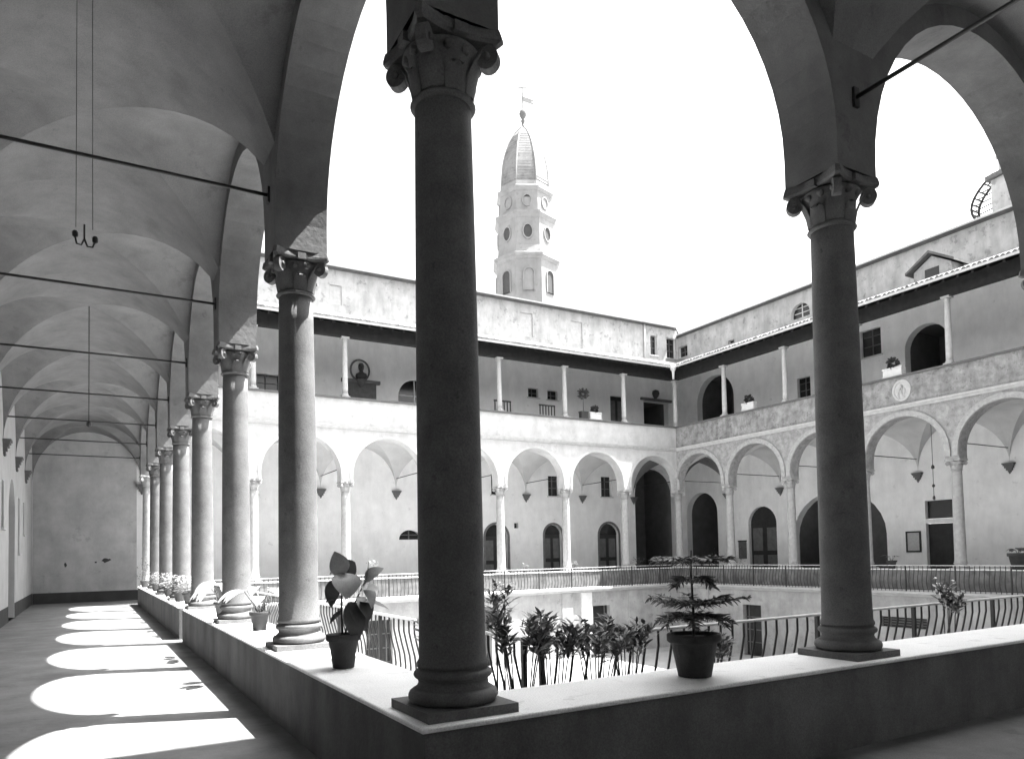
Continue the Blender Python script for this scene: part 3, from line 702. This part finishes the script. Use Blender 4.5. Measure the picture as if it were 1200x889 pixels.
# planters on the upper parapet
def planter(loc, label, rotz, wdt, seed, ball=0.2, potmat=M_POTL, stemh=0.0, group=None):
    loc = Vector(loc); g = thing('planter', label, 'planter', loc, group); rnd = random.Random(seed)
    link('box', MB().box((-wdt,-.14,0), (wdt,.14,.05)).box((-wdt+.03,-.12,.05), (wdt-.03,.12,.34)).box((-wdt,-.14,.34), (wdt,.14,.40)), potmat, g, loc, (0,0,rotz))
    fo = MB()
    if stemh: fo.tube([(0,0,.38), (0,0,.4+stemh)], .02, 5)
    for k in range(140):
        d = Vector((rnd.gauss(0,1), rnd.gauss(0,1), rnd.gauss(0,1))).normalized(); c = Vector((0,0,.46+stemh+ball*.5)) + d*ball*rnd.uniform(.2,.85)
        leaf_mb(c, c + d*.12, .13, (rnd.random(), rnd.random(), 1), .05, .2, 2, fo)
    link('foliage', fo, M_LEAFD, g, loc, stuff=True)
planter((27.83, 22.3, 8.2), 'white planter with dark bush on the shaded upper parapet before the wide arch', math.pi/2, .42, 1, .24)
planter((27.83, 14.35, 8.2), 'white planter with dark bush on the upper parapet above the medallion', math.pi/2, .45, 2, .27)
planter((21.95, 27.83, 8.2), 'white planter with low dark bush on the sunlit wing upper parapet', 0, .40, 3, .2)
planter((21.2, 27.83, 8.2), 'round clipped ball tree in dark tub on the upper parapet', 0, .25, 4, .32, M_POT, .75)
for i, (x, lab) in enumerate(((16.2, 'low slatted rail behind the upper parapet left of two small windows'), (18.9, 'low slatted rail behind the upper parapet under two small windows'))):
    g = thing('slatted_rail', lab, 'rail', (x, 27.9, 8.2)); link('top_bar', MB().box((x-.5,27.88,8.72), (x+.5,27.92,8.80)), M_WOOD, g)
    for k in range(6): link('slat', MB().box((x-.47+k*.18,27.885,8.2), (x-.41+k*.18,27.915,8.72)), M_WOOD, g)

# ------------------------------------------------------------------ hanging lamps of the galleries
def gallery_lamp(label, x, y, zt, zb):
    g = thing('hanging_lamp', label, 'lamp', (x, y, zb), group='hanging gallery lamps')
    for s in (-.055, .055): link('suspension_wire', MB().tube([(x+s*.9, y, zt), (x+s, y, zb+.10)], .003, 4), M_IRON, g)
    arm = MB().tube([(x, y, zb+.13), (x, y, zb+.02), (x-.02, y, zb-.03), (x-.05, y, zb-.025), (x-.06, y, zb+.03)], .007, 6); arm.tube([(x, y, zb+.02), (x+.02, y, zb-.035), (x+.055, y, zb-.035), (x+.07, y, zb+.01)], .007, 6)
    link('bracket_arm', arm, M_IRON, g)
    for s, dz in ((-.06, .04), (.072, .018)): link('lamp_holder', MB().lathe([(.006,-.02),(.02,-.01),(.022,.02),(.013,.033),(.005,.036)], 10, (x+s, y, zb+dz)), M_IRON, g)
gallery_lamp('twin-armed hanging lamp bracket on two thin wires under the nearest left vault', -2.07, 2.0, 6.6, 3.42)
g = thing('hanging_lamp', 'thin lamp cord hanging from a farther vault of the left gallery', 'lamp', (-2.04, 14.0, 3.9), 'hanging gallery lamps')
link('cord', MB().tube([(-2.04,14.0,6.6), (-2.04,14.0,4.0)], .012, 4), M_IRON, g); link('lamp_holder', MB().lathe([(.01,-.06),(.05,-.03),(.05,.03),(.02,.07)], 10, (-2.04,14.0,4.0)), M_IRON, g)
for i, (x, y, zt, zb, lab) in enumerate(((30.0, 14.1, 6.5, 2.95, 'long cord lamp hanging in the shaded gallery next to the transom door'), (30.0, 17.2, 6.3, 2.3, 'thin pull cord hanging in the shaded gallery above the framed notice'))):
    g = thing('hanging_lamp', lab, 'lamp', (x, y, zb), 'hanging gallery lamps')
    link('cord', MB().tube([(x,y,zt), (x,y,zb+.1)], .012, 4), M_IRON, g)
    link('lamp_holder', MB().lathe([(.01,0),(.05,.03),(.06,.10),(.03,.18),(.01,.2)], 10, (x,y,zb)), M_BRONZE, g)
    if i == 0: link('ceiling_cup', MB().lathe([(.01,0),(.07,.04),(.07,.12),(.02,.2)], 10, (x,y,zb+1.35)), M_BRONZE, g); link('cord_weight', MB().lathe([(.01,0),(.06,.04),(.06,.1),(.02,.15)], 10, (x,y,zb+.55)), M_BRONZE, g)

# ------------------------------------------------------------------ things on the walls
X0 = L + WB
g = thing('notice_board', 'framed notice on the pale wall left of the transom door', 'notice', (X0-.03, 16.35, .72))
link('sheet', MB().box((X0-.03, 16.02, .72), (X0-.012, 16.68, 1.60)), M_PAPER, g)
for a, b in (((X0-.05,15.98,.66),(X0-.005,16.72,.735)), ((X0-.05,15.98,1.585),(X0-.005,16.72,1.66)), ((X0-.049,15.98,.736),(X0-.006,16.06,1.584)), ((X0-.049,16.64,.736),(X0-.006,16.72,1.584))): link('frame_bar', MB().box(a, b), M_DOOR, g)
g = thing('notice_board', 'grey notice panel on the wall beside the arched door with plants', 'notice', (X0-.03, 26.93, .36))
link('sheet', MB().box((X0-.03, 26.62, .40), (X0-.01, 27.24, 1.42)), M_FRAME, g); link('frame_bar', MB().box((X0-.05,26.6,1.42), (X0-.005,27.26,1.5)), M_DOOR, g)
Y0 = L + WB
g = thing('wall_monument', 'carved wall monument with dark bust on the upper loggia wall', 'monument', (10.1, Y0-.1, 8.0))
link('plaque', MB().box((9.3, Y0-.1, 7.9), (10.95, Y0-.012, 9.95)), M_FRAME, g)
link('cornice', MB().box((9.1, Y0-.2, 9.95), (11.15, Y0-.011, 10.12)), M_STONE, g)
link('bracket', MB().lathe([(.05,-.35),(.16,-.2),(.2,-.05),(.3,.0)], 12, (10.1, Y0-.2, 10.1)), M_STONE, g)
bu = MB().lathe([(.02,0),(.24,.03),(.30,.14),(.27,.26),(.12,.34),(.09,.42),(.13,.50),(.155,.62),(.14,.74),(.08,.82),(.01,.84)], 16, (10.1, Y0-.25, 10.13)); bu.box((9.98, Y0-.42, 10.66), (10.03, Y0-.36, 10.76))
link('bust', bu, M_BRONZE, g)
link('roundel', MB().tube([(10.1 + .5*math.cos(t*math.pi/10), Y0-.05, 10.62 + .55*math.sin(t*math.pi/10)) for t in range(21)], .05, 6), M_STONE, g)
g = thing('door_crest', 'small dark carved crest over the wide upper loggia door', 'crest', (30.05, Y0-.06, 10.95))
link('shield', MB().lathe([(.02,-.28),(.18,-.12),(.26,.08),(.22,.26),(.05,.34)], 10, (30.05, Y0-.06, 11.15)), M_BRONZE, g)
link('door_cornice', MB().box((28.8, Y0-.14, 10.74), (31.4, Y0-.003, 10.9)), M_STONE, g)

# ------------------------------------------------------------------ bell tower behind the far wing
TX, TY = 31.4, 50.0
def tz(z):
    K = [(0, 0), (22.6, 22.6), (27.4, 26.3), (31.25, 30.1), (34.3, 32.35), (39.72, 38.4), (44, 42.6)]
    for (a, p), (b, q_) in zip(K, K[1:]):
        if z <= b: return p + (q_-p)*(z-a)/(b-a)
    return z - 1.4
TSC = .875
g = thing('bell_tower', 'pale octagonal bell tower with ribbed dome and weather vane', 'tower', (TX, TY, ZG))
va = math.atan2(-(TY+4.32), -(TX+2.04))            # direction towards the viewer's side of the court
PH = va - R(27.4) * -1
def octa(prof, name, M, parent=g, ph=PH): return link(name, MB().lathe([(TSC*r_/math.cos(math.pi/8)*.98, tz(z)) for r_, z in prof], 8, (TX, TY, 0), smooth=False, ph=ph), M, parent)
octa([(3.05, ZG), (3.05, 27.3)], 'shaft', M_TOWER)
octa([(3.0,26.9),(3.12,27.0),(3.28,27.25),(3.36,27.3),(3.36,27.55),(3.0,27.75),(2.85,28.35)], 'cornice', M_TOWER)
octa([(2.82,27.6),(2.82,31.2)], 'shaft', M_TOWER)
octa([(2.75,30.7),(2.9,30.85),(3.05,31.1),(3.1,31.15),(3.1,31.35),(2.7,31.5)], 'cornice', M_TOWER)
octa([(2.6,31.3),(2.58,34.2)], 'shaft', M_TOWER)
octa([(2.5,33.8),(2.68,33.95),(2.8,34.15),(2.85,34.2),(2.85,34.38),(2.5,34.55),(2.45,34.9)], 'cornice', M_TOWER)
DP = [(2.06,32.95),(2.09,33.5),(2.05,34.3),(1.98,34.9),(1.86,35.5),(1.70,36.1),(1.50,36.7),(1.28,37.25),(1.02,37.75),(.74,38.2),(.45,38.55),(.16,38.85)]
dome = link('dome', MB().lathe([(r_/math.cos(math.pi/8)*.98, z) for r_, z in DP], 8, (TX, TY, 0), smooth=False, ph=PH), M_DOME, g)
for k in range(8):
    a = PH + k*math.pi/4; link('rib', MB().tube([(TX + r_*1.06*math.cos(a), TY + r_*1.06*math.sin(a), z) for r_, z in DP], .075, 5), M_TOWER, dome)
for i in range(17):
    z = 33.3 + i*.27; r_ = next(ra + (rb-ra)*(z-za)/(zb-za) for (ra, za), (rb, zb) in zip(DP, DP[1:]) if za <= z <= zb)/math.cos(math.pi/8)
    link('tile_course', MB().lathe([(r_*.975, z-.10), (r_*.98+.018, z-.095), (r_*.975-.01, z+.12)], 8, (TX,TY,0), smooth=False, ph=PH, cap=False), M_DOME, dome)
fin = link('finial', MB().lathe([(.24,39.6),(.30,39.75),(.14,39.95),(.12,40.25),(.2,40.35),(.1,40.5),(.26,40.75),(.34,41.0),(.26,41.28),(.08,41.45),(.05,41.9),(.03,42.0)], 12, (TX,TY,-.92)), M_FRAME, g)
vn = MB().tube([(TX,TY,41.9),(TX,TY,43.9)], .045, 6); vn.tube([(TX-.35,TY+.2,43.4),(TX+.35,TY-.2,43.4)], .045, 6)
vn.box((TX+.05,TY-.02,42.2),(TX+.95,TY+.02,42.62)); vn.box((TX+.95,TY-.02,42.45),(TX+1.2,TY+.02,42.6)); vn.box((TX+.95,TY-.02,42.2),(TX+1.15,TY+.02,42.33))
vn.v = [(x, y, z-.92) for x, y, z in vn.v]
link('weather_vane', vn, M_FRAME, fin)
def face_ring(k, r_, z, rx, rz, name, M, dark=True, arch=False):
    a = PH + (k+.5)*math.pi/4; d = Vector((math.cos(a), math.sin(a), 0)); s = Vector((-d.y, d.x, 0)); c = Vector((TX,TY,tz(z))) + d*r_*TSC; rx *= .9; rz *= .9; N = 20
    def loop(sc, off):
        if not arch: return [c + d*off + s*rx*sc*math.cos(2*math.pi*i/N) + CU*rz*sc*math.sin(2*math.pi*i/N) for i in range(N)]
        return [c + d*off + s*rx*sc*math.cos(math.pi*i/(N-3)) + CU*(rx*sc*math.sin(math.pi*i/(N-3)) + rz*.3) for i in range(N-2)] + [c + d*off - s*rx*sc - CU*rz, c + d*off + s*rx*sc - CU*rz]
    P = loop(1.28, -.02) + loop(1.24, .10) + loop(1.02, .10) + loop(1.0, -.05 if dark else .03)
    mb = MB(); F = []
    for q in range(3): F += [(q*N+i, q*N+(i+1) % N, (q+1)*N+(i+1) % N, (q+1)*N+i) for i in range(N)]
    mb.add(P, F); rg = link(name, mb, M_TOWER, g)
    lp = loop(1.01, .005 if dark else .02); link('opening' if dark else 'blind_panel', MB().add(lp, [tuple(range(N))]), M_TOWD if dark else M_TOWER, rg)
for k in range(8):
    face_ring(k, 2.76, 29.55, .40, .62, 'window_surround', M_TOWER, dark=(k % 3 != 2))
    face_ring(k, 2.53, 32.75, .38, .5, 'window_surround', M_TOWER, dark=(k % 2 == 1))
    face_ring(k, 2.99, 24.9, .45, 1.3, 'window_surround', M_TOWER, dark=(k % 3 == 0), arch=True)

# ------------------------------------------------------------------ small turret with hooped ladder on the right roof, dormer
g = thing('roof_turret', 'plastered roof turret with a bowed iron ladder cage on its side', 'turret', (35.5, 12.2, 15.0))
link('wall', MB().box((34.0, 9.0, 13.0), (37.5, 13.15, 18.05)), M_ATTIC, g)
link('roof', MB().add([(33.8,8.8,18.05),(37.7,8.8,18.05),(37.7,13.3,17.7),(33.8,13.3,17.7),(33.8,8.8,18.3),(37.7,8.8,18.3),(37.7,13.3,17.9),(33.8,13.3,17.9)], [(0,3,2,1),(4,5,6,7),(0,1,5,4),(1,2,6,5),(2,3,7,6),(3,0,4,7)]), M_TILE, g)
ch = link('chimney', MB().box((34.3,12.35,17.9), (34.9,12.95,18.75)).box((34.22,12.27,18.75), (34.98,13.03,18.85)), M_ATTIC, g)
ld = MB()
bow = lambda t: 13.15 + 1.0*math.sin(math.pi*t)**.8
for x in (34.2, 34.85): ld.tube([(x, bow(t/10), 15.55 + 2.5*t/10) for t in range(11)], .06, 5)
for t in range(1, 10): ld.tube([(34.2, bow(t/10), 15.55+2.5*t/10), (34.85, bow(t/10), 15.55+2.5*t/10)], .04, 4); ld.tube([(34.5, 13.15, 15.55+2.5*t/10+.1), (34.5, bow(t/10), 15.55+2.5*t/10)], .03, 4)
link('ladder_cage', ld, M_IRON, g)
g = thing('dormer', 'small gabled dormer on the tiled eave of the shaded wing', 'dormer', (30.0, 13.2, 12.6))
link('wall', MB().add([(29.2,12.5,12.28),(29.2,14.1,12.28),(29.2,14.1,12.85),(29.2,13.3,13.35),(29.2,12.5,12.85),(30.6,12.5,12.78),(30.6,14.1,12.78),(30.6,14.1,12.86),(31.4,13.3,13.35),(30.6,12.5,12.86)],
     [(0,1,2,3,4),(1,6,7,2),(0,4,9,5),(2,7,8,3),(4,3,8,9)]), M_ATTIC, g)
link('roof', MB().add([(28.95,12.25,12.78),(28.95,13.3,13.44),(28.95,14.35,12.78),(30.5,12.25,12.78),(31.7,13.3,13.44),(30.5,14.35,12.78),(28.95,12.25,12.88),(28.95,13.3,13.55),(28.95,14.35,12.88),(30.5,12.25,12.88),(31.7,13.3,13.55),(30.5,14.35,12.88)],
     [(0,1,4,3),(1,2,5,4),(6,9,10,7),(7,10,11,8),(0,6,7,1),(1,7,8,2),(0,3,9,6),(2,8,11,5)]), M_TILE, g)
link('window', MB().box((29.17,13.0,12.42), (29.195,13.6,12.82)), M_GLASS, g)
